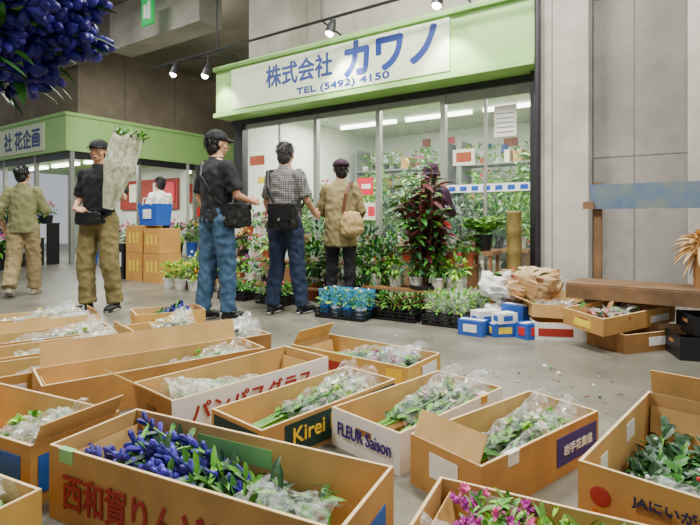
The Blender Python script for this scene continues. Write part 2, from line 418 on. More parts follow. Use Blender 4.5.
boxB2=carton(-1.02,2.68,38,1.1,.33,.18,flaps=(('y+',75,.12),))
boxC=carton(.08,3.02,-37,.83,.37,.14,outer=KRY,labels=(('x+',.05,.07,.16,.09,CW),('y-',.33,.07,.1,.1,YINK),('y-',-.1,.07,.2,.05,RINK)),flaps=(('x-',120,.1),))
boxD=carton(-.17,2.22,48,.8,.32,.15,labels=(('y-',.05,.075,.68,.12,DGRN),('x-',.0,.075,.28,.12,DGRN)),texts=(('y-','Kirei FLORE',-.02,.085,.46,.06,YINK),))
boxE=carton(.31,2.17,44,.72,.36,.15,outer=CW,texts=(('y-','FLEUR Saison',.0,.08,.56,.065,PURL),('x-','FLEUR Saison',.0,.08,.28,.05,PURL)),labels=(('o-',.2,.0,.05,.03,KRY),))
boxF=carton(.585,1.85,38,.72,.3,.17,labels=(('y-',.2,.09,.28,.1,PURL),('x-',.0,.1,.12,.08,CW),('o-',-.2,0,.06,.04,CW)),texts=(('y-','岩手花農協',.2,.09,.2,.035,WHP),),flaps=(('x-',118,.09),))
boxG=carton(1.065,1.61,47,.8,.38,.22,texts=(('x-','りんどう',.02,.07,.26,.07,OINK),('x-','JAにいがた',-.04,.16,.18,.035,DINK)),labels=(('i+',.1,.16,.1,.06,CW),('i+',-.2,.15,.07,.05,CW),('r-',.13,.14,.028,.028,RINK)),flaps=(('x+',105,.1),))
boxH=carton(.50,1.215,-26.7,.68,.33,.14,labels=(('i+',-.2,.1,.1,.05,CW),))
boxK=carton(-1.335,1.925,-25.7,.9,.33,.2,labels=(('x+',.08,.1,.1,.12,BINK),('x+',-.09,.1,.1,.12,BINK),('y-',.3,.1,.2,.12,BINK)),texts=(('y-','りんどう',-.05,.1,.4,.08,WHP),),flaps=(('x+',60,.08),))
boxK2=carton(-1.34,1.485,-25.7,.9,.3,.15,outer=KRY)
rowb=[]
for i,(x,y,L,out) in enumerate(((-1.62,2.69,.9,KR),(-1.84,3.03,.9,KRY),(-2.08,3.34,.9,KR),(-2.34,3.65,.9,KRY),(-2.62,3.98,.9,KR2))):
    rowb.append(carton(x,y,38+(0,1.5,-1,2,-2)[i],L,.33,.15,outer=out,flaps=((('y+',80,.07),) if i==2 else ((('x+',100,.08),) if i in(1,3) else ())),texts=((('y-','りんどう',.2,.075,.3,.07,RINK if i%2 else OINK),) if i<4 else ()),labels=(('y-',-.2,.07,.2,.07,YEL if i%2 else CW),('o-',.0,0,.07,.05,YEL if i%2 else CW))))
boxL=carton(-.95,3.3,38,.8,.33,.14,outer=KR3)
boxN=carton(-1.38,3.70,38,.45,.32,.14,outer=KRY,labels=(('y-',.1,.07,.2,.06,YEL),))
boxI=carton(-1.55,4.3,30,.55,.34,.15,outer=KRY,texts=(('y-','フラワー',0,.07,.3,.07,RINK),))
def place(mb,o,name,smooth=False):
    # keep everything below the rim inside the carton walls
    L,W,H=o['dims']; xm,ym=L/2-.02,W/2-.02
    for p in mb.v:
        if p.z<.009: p.z=.009
        if p.z<H+.02:
            p.x=max(-xm,min(xm,p.x)); p.y=max(-ym,min(ym,p.y))
        else:
            k=min(1,(p.z-H-.02)/.05)*.03
            p.x=max(-xm-k,min(xm+k,p.x)); p.y=max(-ym-k,min(ym+k,p.y))
    return mb.build(name,smooth=smooth,loc=o.location,rot=o.rotation_euler.z)
def bell(mb,b,d,L,r,mt):
    d=Vector(d).normalized(); b=Vector(b)
    mb.tube([b,b+d*L*.35,b+d*L*.75,b+d*L],[r*.35,r*.8,r,r*.35],mt,6)
def gentian(mb,p,d,L,heads=4,bigl=.09):
    p=Vector(p); d=Vector(d).normalized(); e=p+d*L
    mb.tube([p,e],.004,STEM,5)
    n=int(L/.045)
    for i in range(n):
        q=p+d*L*(i+.5)/n
        for k in range(2):
            a=Vector((tri(),tri(),tri())).normalized(); dd=(a-d*a.dot(d)).normalized()+d*.6
            mb.leaf(q,dd,bigl*R.uniform(.7,1.1),.02,R.choice((G1,G2,G5)),.2)
    for h in range(heads):
        q=e-d*h*.035
        for k in range(4):
            a=Vector((tri(),tri(),tri())).normalized(); dd=(a-d*a.dot(d)).normalized()*.6+d*.8
            bell(mb,q,dd,R.uniform(.035,.05),.010,R.choice((GENT,GENT,GENT,GENT2)))
def sheet(mb,x0,x1,y0,y1,zf,mt,nx=14,ny=10,amp=.02,seed=0):
    vs=[];fs=[]
    for i in range(nx+1):
        for j in range(ny+1):
            x=x0+(x1-x0)*i/nx; y=y0+(y1-y0)*j/ny
            t=(j/ny-.5)*2
            z=zf(i/nx,t)+noise.noise(Vector((x*14+seed,y*14,seed)))*amp*1.6+noise.noise(Vector((x*40+seed,y*40,seed)))*amp*1.1
            vs.append((x+noise.noise(Vector((y*20,x*20,seed+3)))*.012,y,z))
    for i in range(nx):
        for j in range(ny):
            a=i*(ny+1)+j; fs.append((a,a+1,a+ny+2,a+ny+1))
    mb.add(vs,fs,mt)
def mum(mb,c,r,mt,n=26):
    c=Vector(c)
    for i in range(n):
        a=Vector((tri(),tri(),tri()*.8+.3)).normalized(); mb.leaf(c,a,r,r*.4,mt,.0)
    mb.ell(c,r*.4,mt,8,6)
mb=MB()
for i in range(30):
    y=R.uniform(-.09,.11); x0=R.uniform(.1,.40); d=Vector((-1,R.uniform(-.08,.1),R.uniform(.12,.34)))
    gentian(mb,(x0,y,R.uniform(.03,.06)),d,R.uniform(.42,.60),5)
for i in range(120): mb.leaf((R.uniform(-.2,.38),R.uniform(-.1,.11),R.uniform(.05,.15)),(tri(),tri()*.6,abs(tri())*.4),R.uniform(.07,.12),.02,R.choice((G1,G2,G5)),.2)
sheet(mb,.1,.4,-.13,.13,lambda a,t:.16-.06*t*t,FILM,seed=4)
place(mb,boxA,'gentian_bunch')
def wrapped(o,name,x0,x1,fl,hw=.12,n=26,zt=.1,film_m=FILM,leafc=(G1,G2,G5,STEM),flip=False,nb=2):
    mb=MB(); L=x1-x0
    for b_ in range(nb):
        yc=(b_+.5)/nb*2*hw-hw; hb=hw/nb*.9; zo=R.uniform(0,.02)
        for i in range(n//nb+4):
            y=yc+R.uniform(-hb,hb); z=R.uniform(.03,zt)
            p=Vector((x0,yc+(y-yc)*.4,.04+zo)); e=Vector((x1-.02,y,z+zo)); mb.tube([p,e],.0038,R.choice((STEM,G5)),5)
            for k in range(10):
                mb.leaf(p.lerp(e,R.uniform(.25,1))+Vector((0,0,.01)),(1,tri()*.8,abs(tri())*.7),R.uniform(.05,.1),.022,R.choice(leafc),.3)
            for k in range(2):
                q=Vector((x1-R.uniform(0,.2),y+tri()*.02,z+R.uniform(.01,.04)))
                mt=R.choice(fl)
                for p_ in range(6): mb.leaf(q,(tri()*.8+.2,tri(),abs(tri())),.03,.02,mt,.1)
                mb.ell(q,.007,mt,6,4)
        sd=R.uniform(0,50)
        sheet(mb,x0+L*.3,x1+.03,yc-hb*1.25,yc+hb*1.25,lambda a,t:(.06+zt*(.5+.6*a))-(.04+.6*zt)*t*t,film_m,18,10,.014,seed=sd)
        sheet(mb,x0+L*.75,x1+.05,yc-hb*1.3,yc+hb*1.3,lambda a,t:(.10+zt*(.5+.5*a))-(.04+.6*zt)*t*t,film_m,8,8,.03,seed=sd+3)
    if flip:
        mb.v=[Vector((-p.x,-p.y,p.z)) for p in mb.v]
    return place(mb,o,name)
wrapped(boxB,'film_wrapped_flowers',-.36,.3,(CREAM,G3,KR2),zt=.13,film_m=FILMW,flip=True)
wrapped(boxB2,'film_wrapped_flowers',-.3,.45,(CREAM,G3,G5),zt=.1)
wrapped(boxC,'film_wrapped_flowers',-.3,.32,(GENT2,G5,MAG,WHP),zt=.12,hw=.14)
wrapped(boxD,'film_wrapped_flowers',-.3,.3,(WHP,G3,CREAM),zt=.11)
wrapped(boxE,'film_wrapped_flowers',-.28,.3,(CREAM,PALE,G5,G3),zt=.11,hw=.14)
wrapped(boxF,'film_wrapped_flowers',-.28,.28,(CREAM,PALE,G3,G5),zt=.12)
wrapped(boxL,'film_wrapped_flowers',-.32,.3,(MAG,WHP,GENT2,WHP),zt=.16,film_m=FILMW)
wrapped(boxN,'film_wrapped_flowers',-.16,.15,(WHP,YEL),zt=.16,film_m=FILMW)
wrapped(boxK,'film_wrapped_flowers',-.15,.33,(WHP,G3,G5),zt=.15,film_m=FILMW)
wrapped(boxK2,'film_wrapped_flowers',-.15,.36,(WHP,G3),zt=.1)
wrapped(rowb[0],'film_wrapped_flowers',-.34,.34,(WHP,G3,G5),zt=.1)
wrapped(rowb[1],'film_wrapped_flowers',-.34,.34,(PALE,WHP),zt=.12,film_m=FILMW)
wrapped(rowb[2],'film_wrapped_flowers',-.34,.34,(YEL,WHP,G3),zt=.13)
wrapped(rowb[3],'film_wrapped_flowers',-.34,.34,(WHP,GENT2),zt=.13,film_m=FILMW)
wrapped(rowb[4],'film_wrapped_flowers',-.34,.34,(YEL,WHP),zt=.13)
mb=MB()
for i in range(14): gentian(mb,(-.2,R.uniform(-.1,.1),.05),(1,tri()*.15,R.uniform(.2,.5)),R.uniform(.25,.35),5)
place(mb,boxI,'gentian_bunch')
mb=MB()
for i in range(48):
    y=R.uniform(-.15,.15); p=Vector((-.33,y*.8,.04)); d=Vector((1,tri()*.12,R.uniform(.02,.16))).normalized(); L=R.uniform(.4,.66)
    mb.tube([p,p+d*L],.004,STEM,5)
    for k in range(16):
        mb.leaf(p+d*L*R.uniform(.05,1),(.5+tri()*.5,tri(),abs(tri())),R.uniform(.05,.08),.03,R.choice((G2,G2,G2,G1)),.25)
for i in range(7): mb.ell((R.uniform(-.3,.2),R.uniform(-.14,.14),R.uniform(.12,.15)),.007,R.choice((RED,WHP)),6,4)
sheet(mb,-.36,-.15,-.15,.15,lambda a,t:.13-.05*t*t,FILM,seed=14)
place(mb,boxG,'leafy_branch_bunch')
mb=MB()
for i in range(30):
    x=R.uniform(-.28,-.06); mum(mb,(x,R.uniform(-.05,.13),R.uniform(.1,.16)),.024,R.choice((MAG,MAG,PINK)),12)
for i in range(460):
    x=R.uniform(-.22,.28); mb.leaf((x,R.uniform(-.1,.13),R.uniform(.06,.14)),(tri(),tri(),abs(tri())+.2),R.uniform(.04,.08),.014,R.choice((G5,G1,STEM,G3)),.2)
for i in range(14): mum(mb,(R.uniform(-.05,.25),R.uniform(-.1,.13),R.uniform(.12,.16)),.016,R.choice((G3,YEL)),10)
for i in range(14): mb.tube([(.28,tri()*.1,.03),(-.15,tri()*.12,.1)],.004,STEM,5)
sheet(mb,-.32,-.1,-.14,.0,lambda a,t:.14-.05*t*t,FILM,seed=9)
place(mb,boxH,'orchid_and_chrysanthemum_bunch')
# litter on the floor between the cartons
mb=MB()
for i in range(150):
    x,y=R.choice(((R.uniform(-1.2,1.6),R.uniform(2.7,4.4)),(R.uniform(.4,1.4),R.uniform(2.0,3.2)),(R.uniform(-3,1.5),R.uniform(3.6,4.6))))
    a=R.uniform(0,6.28); mb.leaf((x,y,.004),(math.cos(a),math.sin(a),.02),R.uniform(.015,.045),R.uniform(.008,.016),R.choice((G1,G2,CW,KR3,WHP,BROWNL)),0,.05)
mb.build('fallen_leaf_litter')
tro=MB()
for sx in(-1,1):
    for sy in(-1,1): tro.tube([(sx*.16,sy*.2,.06),(sx*.16,sy*.2,1.25)],.012,ALU,8); tro.ell((sx*.16,sy*.2,.04),(.04,.02,.04),BLACK,10,6)
for z in(.15,.65,1.05): tro.box((0,0,z),(.36,.44,.02),ALU)
tro.build('flower_trolley',(-1.16,.9,0))
mb=MB()
for i in range(64):
    b=Vector((-1.16+R.uniform(-.05,.1),.9+R.uniform(-.06,.06),1.09)); 
    ex=R.uniform(-.70,-.485); zmin=1.165+max(0,ex+.62)*.6
    e=Vector((ex,.9+R.uniform(-.06,.1),R.uniform(zmin,1.35)))
    m_=b.lerp(e,.5)+Vector((0,0,.07))
    mb.tube([b,m_,e],.004,STEM,5)
    d=(e-m_).normalized()
    for k in range(8):
        mb.leaf(m_.lerp(e,R.uniform(.2,1.0)),d+Vector((tri(),tri(),tri()))*.6,R.uniform(.05,.085),.02,R.choice((G1,G2,G2,G1)),.2)
    for h in range(3):
        for k in range(5):
            dd=d*.6+Vector((tri(),tri(),tri()))*.9; bell(mb,e-d*h*.03,dd,R.uniform(.03,.043),.010,R.choice((GENT,GENT,GENT,GENT2)))
mb.build('gentian_bouquet',smooth=True)
# ================= plants
def pot(mb,r,h,mt,c=(0,0,0)):
    mb.lathe(c,[(0,0),(r*.72,0),(r*.95,h*.88),(r*1.04,h*.88),(r*1.04,h),(r*.92,h),(r*.9,h*.9),(0,h*.9)],mt,16)
    mb.lathe(c,[(0,h*.91),(r*.9,h*.91)],SOIL,12)
def bush(mb,c,r,n,L,W,cols,up=.3,bend=.3):
    c=Vector(c); r=Vector(r)
    for i in range(n):
        a=Vector((tri(),tri(),tri())).normalized(); k=R.uniform(.35,1)
        p=c+Vector((a.x*r.x,a.y*r.y,a.z*r.z))*k
        mb.leaf(p,a+Vector((0,0,up)),L*R.uniform(.7,1.2),W,R.choice(cols),bend)
def stems(mb,z,c,n=6,r=.03):
    for i in range(n): mb.tube([(tri()*r*.4,tri()*r*.4,z*.9),(c[0]+tri()*r*2,c[1]+tri()*r*2,c[2])],.004,STEM,5)
def potted(name,x,y,z=0,ph=.13,pr=.08,pm=POTW,top=.2,rad=.12,cols=(G1,G3),n=90,L=.07,W=.03,fl=None,nf=0,fr=.02):
    mb=MB(); pot(mb,pr,ph,pm); c=(0,0,ph+top*.5); stems(mb,ph,c)
    bush(mb,c,(rad,rad,top*.55),n,L,W,cols)
    if fl:
        for i in range(nf):
            a=Vector((tri(),tri(),abs(tri())+.1)).normalized()
            mum(mb,Vector(c)+Vector((a.x*rad*1.05,a.y*rad*1.05,a.z*top*.62)),fr,R.choice(fl),8)
    return mb.build(name,(x,y,z))
for i,(x,y) in enumerate(((-2.42,6.75),(-2.22,6.62),(-2.02,6.52),(-2.32,6.98),(-2.1,6.88),(-1.9,6.76))):
    potted('potted_chrysanthemum',x,y,0,.14,.08,POTW,.2,.11,(G3,STEM),60,.06,.03,(G3,YEL,G3),22,.03)
def stand(name,t0,t1,s0,tiers,o=O,mt=WOOD,dp=.28):
    mb=MB()
    for i,z in enumerate(tiers):
        ub(mb,o,t0,t1,s0+i*dp,s0+i*dp+.26,z-.025,z,mt)
        for t in(t0+.03,t1-.03): ub(mb,o,t-.015,t+.015,s0+i*dp+.02,s0+i*dp+.24,0,z-.025,mt)
    return mb.build(name)
stand('plant_display_stand',.35,1.85,-.85,(.16,.42,.72))
k=0
for i,z in enumerate((.16,.42,.72)):
    for t in(.46,.66,.86,1.06,1.26,1.46,1.7):
        p=O+u*(t+R.uniform(-.02,.02))+v*(-.72+i*.28); k+=1
        cols=((G1,G5),(G5,G3),(G4,G5),(BROWNL,G1))[k%4]
        potted('potted_flowering_plant',p.x,p.y,z,.11,.07,(POTW,TERRA,POTW,POTB)[k%4],R.uniform(.16,.26),.095,cols,60,.07,.028,((RED,PINK),(WHP,),(MAG,PINK),(YEL,RED))[k%4],(4,8,6,8,9)[k%5],.028)
stand('plant_display_stand',2.05,2.95,-.7,(.15,.42))
for i,z in enumerate((.15,.42)):
    for t in(2.14,2.34,2.54,2.72,2.9):
        p=O+u*t+v*(-.57+i*.28); k+=1
        potted('potted_foliage_plant',p.x,p.y,z,.11,.07,(POTB,POTW)[k%2],R.uniform(.24,.36),.1,((G1,G5),(G2,G4))[k%2],90,.09,.026)
stand('plant_display_stand',3.0,4.1,-.62,(.22,.46))
for i,z in enumerate((.22,.46)):
    for t in(3.1,3.34,3.58,3.82,4.02):
        p=O+u*t+v*(-.49+i*.28); k+=1
        potted('potted_foliage_plant',p.x,p.y,z,.12,.075,POTW if i==0 else TERRA,R.uniform(.14,.24),.11,((G1,G3),(G5,G4),(G5,G1))[k%3],80,.08,.03,(RED,WHP),(4 if k%2==0 else 0),.024)
potted('potted_shrub',.28,5.5,0,.2,.13,POTB,.5,.24,(G1,G5,G4,G2),420,.09,.028)
potted('potted_shrub',-.42,5.8,0,.2,.12,TERRA,.5,.18,(G2,G1,G5),260,.09,.03)
mb=MB(); pot(mb,.15,.26,POTB)
for i in range(12):
    a=i*.7; r_=R.uniform(.08,.27); top=R.uniform(1.0,1.42)
    e=Vector((math.cos(a)*r_,math.sin(a)*r_,top)); b=Vector((tri()*.04,tri()*.04,.2)); mb.tube([b,b.lerp(e,.5)+Vector((tri()*.03,tri()*.03,0)),e],[.012,.009,.005],BROWNL,6)
    for k2 in range(40):
        q=b.lerp(e,R.uniform(.3,1.02)); ang=R.uniform(0,6.28)
        mb.leaf(q,(math.cos(ang),math.sin(ang),R.uniform(-.1,.7)),R.uniform(.13,.24),R.uniform(.04,.06),R.choice((BURG,BURG,BROWNL,G2,BURG,G1,G5,RED if R.random()<.2 else G2)),.35)
mb.build('burgundy_croton_plant',(.76,5.08,0))
mb=MB(); ub(mb,Vector((0,0,0)),-.14,.14,-.14,.14,.56,.6,WOOD)
for a in(-.11,.11):
    for b in(-.11,.11): ub(mb,Vector((0,0,0)),a-.015,a+.015,b-.015,b+.015,0,.56,WOOD)
mb.build('plant_pedestal',(1.36,5.15,0))
mb=MB(); pot(mb,.1,.16,POTB)
def frond(mb,b,d,L,W,cols,n=14):
    b=Vector(b); d=Vector(d).normalized(); pts=[]
    for i in range(n+1):
        t=i/n; pts.append(b+d*L*t-Vector((0,0,1))*L*.45*t*t)
    mb.tube(pts,.0035,STEM,4)
    sd=d.cross(Vector((0,0,1))).normalized()
    for i in range(2,n):
        w=W*math.sin(math.pi*(i+1)/(n+2))
        for s in(-1,1): mb.leaf(pts[i],sd*s+d*.4,w,.022,R.choice(cols),.2)
for i in range(34):
    a=i*.9; frond(mb,(0,0,.15),(math.cos(a)*.8,math.sin(a)*.8,R.uniform(.6,1.6)),R.uniform(.3,.5),.11,(G5,G3,G1))
mb.build('potted_fern',(1.36,5.15,.6))
mb=MB(); BAM=mat('bamboo_post',(130,110,54),.6,.25,10)
pr=[(0,0),(.075,0)]
for i in range(5): pr+= [(.07,.02+i*.2),(.068,.17+i*.2),(.075,.19+i*.2)]
pr+=[(.06,1.0),(0,1.0)]
mb.lathe((0,0,0),pr,BAM,16); mb.build('bamboo_post',(1.62,4.98,0),smooth=True)
def tray(name,x,y,deg,L,W,nx,ny,cols,top,film_=None,tm=BLACK,fl=None):
    mb=MB()
    for sy in(-1,1):
        for z in(.02,.05,.08): mb.box((0,sy*W/2,z),(L,.008,.014),tm)
        for i in range(7): mb.box((-L/2+L*i/6,sy*W/2,.05),(.012,.01,.09),tm)
    for sx in(-1,1):
        for z in(.02,.05,.08): mb.box((sx*L/2,0,z),(.008,W,.014),tm)
        for i in range(4): mb.box((sx*L/2,-W/2+W*i/3,.05),(.01,.012,.09),tm)
    mb.box((0,0,.006),(L,W,.01),tm)
    for i in range(nx):
        for j in range(ny):
            c=(-L/2+L*(i+.5)/nx,-W/2+W*(j+.5)/ny,.012); r=min(L/nx,W/ny)*.46
            pot(mb,r,.1,POTB if not film_ is FILMB else (POTW if (i+j)%2 else PAPB),c)
            bush(mb,(c[0],c[1],.11+top*.5),(r*1.2,r*1.2,top*.55),48,.06,.024,cols,.6)
            if fl and R.random()<.7: mum(mb,(c[0],c[1],.12+top),.025,R.choice(fl),10)
            if film_: mb.lathe((c[0],c[1],.02),[(r*.8,0),(r*1.0,.08),(r*1.15,.17+top*.3),(r*1.25,.2+top*.3)],film_,12)
    return mb.build(name,(x,y,0),math.radians(deg))
tray('film_wrapped_plant_tray',-.03,4.74,-30,.5,.3,4,2,(G5,G3,G1),.14,FILMB,fl=(WHP,))
tray('seedling_tray',.47,4.68,-32,.42,.32,4,3,(G1,G5,BROWNL),.1)
tray('seedling_tray',.86,4.42,-32,.36,.3,3,2,(G3,G5),.17,FILM)
tray('seedling_tray',1.08,4.66,-32,.42,.3,3,2,(G3,G5,STEM),.15,FILM)
tray('seedling_tray',-.78,5.52,-32,.4,.28,3,2,(G1,G5),.1,None,BLACK,(PINK,WHP,RED))
tray('seedling_tray',-1.28,5.85,-32,.4,.28,3,2,(G1,G5),.1,None,BLACK,(PINK,WHP,RED))
mb=MB(); ub(mb,O,.35,4.4,.55,.95,.55,.58,WOOD)
for t in(.4,1.6,2.9,4.3): ub(mb,O,t-.03,t+.03,.57,.93,0,.55,WOOD)
mb.build('shop_plant_table')
t=.5
while t<4.35:
    p=O+u*t+v*.75; k+=1
    potted('potted_indoor_plant',p.x,p.y,.58,.14,.09,(POTW,TERRA,POTB)[k%3],R.uniform(.34,.7),.15,((G1,G5),(G5,G3),(G2,G4),(G5,G1))[k%4],150,.13,.036,((WHP,PINK),(RED,YEL),(MAG,WHP))[k%3],(0,10,6)[k%3],.035); t+=.25
for t,s,h in((1.85,1.35,1.7),(2.8,1.4,2.0),(.7,1.35,1.6),(3.4,2.3,1.8),(4.25,1.5,1.9),(2.2,2.4,1.8),(1.2,2.4,1.9),(2.35,1.45,1.6),(3.85,2.2,1.6)):
    p=O+u*t+v*s; mb=MB(); pot(mb,.15,.3,POTW)
    for i in range(18):
        a=R.uniform(0,6.28); e=Vector((math.cos(a)*.26,math.sin(a)*.26,h*R.uniform(.6,1))); mb.tube([(0,0,.25),e],.006,STEM,5)
        for k2 in range(14):
            mb.leaf(Vector((0,0,.25)).lerp(e,R.uniform(.4,1)),(tri(),tri(),R.uniform(0,1)),R.uniform(.12,.22),.05,R.choice((G1,G5,G3)),.5)
    mb.build('tall_indoor_plant',(p.x,p.y,0))
# ================= right side: bench
BLP=mat('bench_blue',(62,96,136),.7,.3,7,c2=(112,120,110)); OLDW=mat('old_wood',(112,84,54),.8,.35,6)
B0=O+u*5.12-v*.55
mb=MB()
ub(mb,B0,.08,2.3,-.0,.035,1.0,1.2,BLP); ub(mb,B0,-.02,2.3,-.42,.02,.36,.43,OLDW); ub(mb,B0,-.02,2.3,-.44,-.40,.32,.42,OLDW)
for t in(.1,2.2):
    ub(mb,B0,t,t+.06,.035,.08,0,1.22,OLDW); ub(mb,B0,t,t+.06,-.36,-.3,0,.36,OLDW)
ub(mb,B0,.03,.11,-.03,.0,1.0,1.06,OLDW)
ub(mb,B0,.1,2.26,-.36,-.32,.12,.18,OLDW)
mb.build('wooden_bench')
mb=MB()
for i in range(90):
    a=Vector((tri(),tri(),tri()*.8)).normalized(); mb.leaf(a*.03,a+Vector((0,0,.3)),.17,.03,KR2,.5)
mb.ell((0,0,-.03),(.08,.08,.06),KR2,10,6)
mb.tube([(0,0,-.31),(0,0,.0)],[.06,.05],KR3,8)
p=B0+u*.84-v*.2; mb.build('dried_grass_bundle',(p.x,p.y,.74))
def tr(name,x,y,deg,L,W,H,z,out,**k): return carton(x,y,deg,L,W,H,outer=out,name=name,z=z,**k)
tr('cardboard_tray',1.68,3.96,-10,.5,.34,.13,0,CW,labels=(('y-',-.1,.06,.25,.06,RINK),))
pa=tr('cardboard_tray',1.97,3.70,24,.74,.34,.12,.16,KR,labels=(('y-',.2,.05,.2,.05,CW),('x-',.0,.05,.14,.05,YEL)),tilt=(.08,-.06),flaps=(('x+',30,.12),))
tr('cardboard_tray',2.1,3.68,20,.62,.34,.13,0,KR3,labels=(('y-',0,.07,.2,.06,CW),))
pb=tr('cardboard_tray',1.74,4.04,-8,.62,.36,.1,.14,KR2,flaps=(('x-',20,.12),('y+',60,.1)),tilt=(-.05,.04))
tr('black_produce_crate',2.42,3.36,-15,.5,.32,.15,0,BLACK,inner=BLACK,labels=(('y-',0,.08,.2,.05,YEL),('y-',.15,.04,.1,.03,CW)))
tr('black_produce_crate',2.5,3.38,-13,.46,.30,.12,.154,BLACK,inner=BLACK,labels=(('y-',.05,.06,.2,.04,RED),))
for ob,z in((pa,.19),(pb,.17)):
    mb=MB()
    for i in range(60): mb.leaf((R.uniform(-.28,.2),R.uniform(-.12,.12),R.uniform(.0,.08)),(tri(),tri(),abs(tri())*.6),R.uniform(.06,.12),.03,R.choice((G1,G5,CW,KR3,G2,WHP,PINK)),.2)
    sheet(mb,-.26,.1,-.13,.13,lambda a,t:.08-.03*t*t,FILMW,seed=z*90)
    o_=mb.build('discarded_flower_trimmings',(ob.location.x,ob.location.y,z),ob.rotation_euler.z)
KP=mat('brown_paper',(210,184,142),.8,.12,10,c2=(172,134,90),bump=.4); SACK=mat('white_sack',(222,222,214),.45,.06,10,bump=.3)
def crump(a1,a2,sd):
    def f(p):
        q=p*7+Vector((sd,sd,0)); n=(abs(noise.noise(q))-.2)*a1+abs(noise.noise(q*2.6))*a2; return p*(1+n)
    return f
mb=MB()
mb.ell((0,0,.10),(.22,.14,.12),KP,26,16,fn=crump(1.1,.5,1))
mb.ell((-.2,-.02,.07),(.13,.12,.1),SACK,22,14,fn=crump(1.2,.6,5))
for i in range(34): mb.leaf((-.02+tri()*.16,tri()*.08,.18),(tri()*.9,tri()*.6,abs(tri())*.6),.12,.06,R.choice((KP,KP,G1,CW,RED,SACK)),.2)
mb.tube([(.1,.0,.12),(.2,0,.14),(.3,-.02,.1)],[(.1,.08),(.05,.04),(.09,.05)],KP,14)
mb.build('paper_wrapped_bundle',(1.5,4.36,.245),math.radians(-20))
mb=MB(); mb.box((0,0,.12),(.5,.3,.24),KR3); mb.box((0,-.151,.12),(.2,.004,.08),CW); bevel(mb.build('closed_carton',(1.52,4.40,0),math.radians(-34)),.006)
mb=MB(); mb.ell((0,0,.09),(.09,.07,.09),SACK,22,16,fn=crump(.9,.5,3)); mb.tube([(0,0,.15),(.01,0,.18),(.03,0,.22)],[.04,.02,.05],SACK,12,cap=False); mb.build('white_plastic_sack',(1.27,4.36,0))
def closed(name,x,y,deg,d,z,mt,lab):
    mb=MB()
    mb.box((0,0,d[2]/2),d,mt); mb.box((0,-d[1]/2-.001,d[2]*.5),(d[0]*.55,.003,d[2]*.5),lab); mb.box((-d[0]/2-.001,0,d[2]*.5),(.003,d[1]*.5,d[2]*.5),lab)
    mb.box((0,0,d[2]+.001),(d[0],.04,.002),CW)
    o=mb.build(name,(x,y,z),math.radians(deg)); bevel(o,.004); return o
PB=mat('print_blue',(40,88,176),.55,.2,10)
closed('blue_printed_carton',.98,4.02,-35,(.2,.14,.12),0,PB,CW)
closed('blue_printed_carton',1.12,4.16,20,(.22,.12,.17),0,CW,PB)
closed('blue_printed_carton',1.36,4.14,-50,(.2,.12,.22),0,PB,CW)
closed('blue_printed_carton',1.2,3.97,8,(.2,.1,.1),0,PB,YEL)
closed('blue_printed_carton',1.38,3.90,30,(.16,.12,.12),0,PB,RED)
closed('blue_printed_carton',1.21,3.97,24,(.16,.1,.08),.104,CW,PB)
OC=mat('orange_kraft',(200,146,70),.7,.1,8)
for i,(t,s,z,h,w) in enumerate(((-1.05,-.5,0,.42,.4),(-.6,-.5,0,.42,.4),(-1.05,-.5,.425,.4,.4),(-.6,-.5,.425,.36,.36),(-1.5,-.5,0,.55,.36))):
    p=O+u*t+v*s; mb=MB(); mb.box((0,0,h/2),(w,.36,h),OC if i<4 else BLACK); mb.box((0,0,h+.001),(w,.05,.002),KR2)
    for q in range(3): mb.box((-.1+q*.1,-.181,h*.55),(.04,.003,h*.4),YEL if i<4 else CW)
    mb.build('stacked_carton',(p.x,p.y,z),UA)
p=O-u*.78-v*.5; mb=MB()
mb.add([(-.2,-.12,0),(.2,-.12,0),(.2,.12,0),(-.2,.12,0),(-.23,-.14,.32),(.23,-.14,.32),(.23,.14,.32),(-.23,.14,.32)],[(0,1,5,4),(1,2,6,5),(2,3,7,6),(3,0,4,7),(3,2,1,0)],PAPB)
mb.tube([(-.1,-.14,.3),(-.08,-.14,.4),(.08,-.14,.4),(.1,-.14,.3)],.01,CW,6); mb.tube([(-.1,.14,.3),(-.08,.14,.4),(.08,.14,.4),(.1,.14,.3)],.01,CW,6)
mb.box((0,-.135,.17),(.2,.004,.14),CW); mb.build('blue_tote_bag',(p.x,p.y,.83),UA)
def rack(name,o,t0,t1,s0,tiers,mt):
    mb=MB()
    for i,z in enumerate(tiers): ub(mb,o,t0,t1,s0+i*.3,s0+i*.3+.28,z-.02,z,mt)
    for t in(t0,t1):
        for i,z in enumerate(tiers): ub(mb,o,t-.02,t+.02,s0+i*.3+.02,s0+i*.3+.26,0,z,mt)
    return mb.build(name)
rack('flower_rack',C2,-4.6,-.2,-.9,(.25,.55,.85),BLACK)
for i,z in enumerate((.25,.55,.85)):
    t=-4.45
    while t<-.25:
        p=C2+u*t+v*(-.76+i*.3); k+=1
        potted('potted_flowering_plant',p.x,p.y,z,.16,.1,(POTB,POTW,POTB)[k%3],R.uniform(.16,.3),.13,((G1,G5),(G2,G4),(G3,G1))[k%3],40,.1,.045,((PINK,WHP),(WHP,YEL),(GENT2,MAG))[k%3],14,.045); t+=.27
for i in range(9):
    s=.4+i*.42; p=C2+u*.28+v*s; k+=1
    potted('potted_flowering_plant',p.x,p.y,0,.35,.14,(POTB,PB,POTW)[k%3],R.uniform(.4,.6),.2,((G1,G5),(G3,G1))[k%2],90,.14,.05,((PINK,WHP),(YEL,WHP),(MAG,RED))[k%3],16,.055)
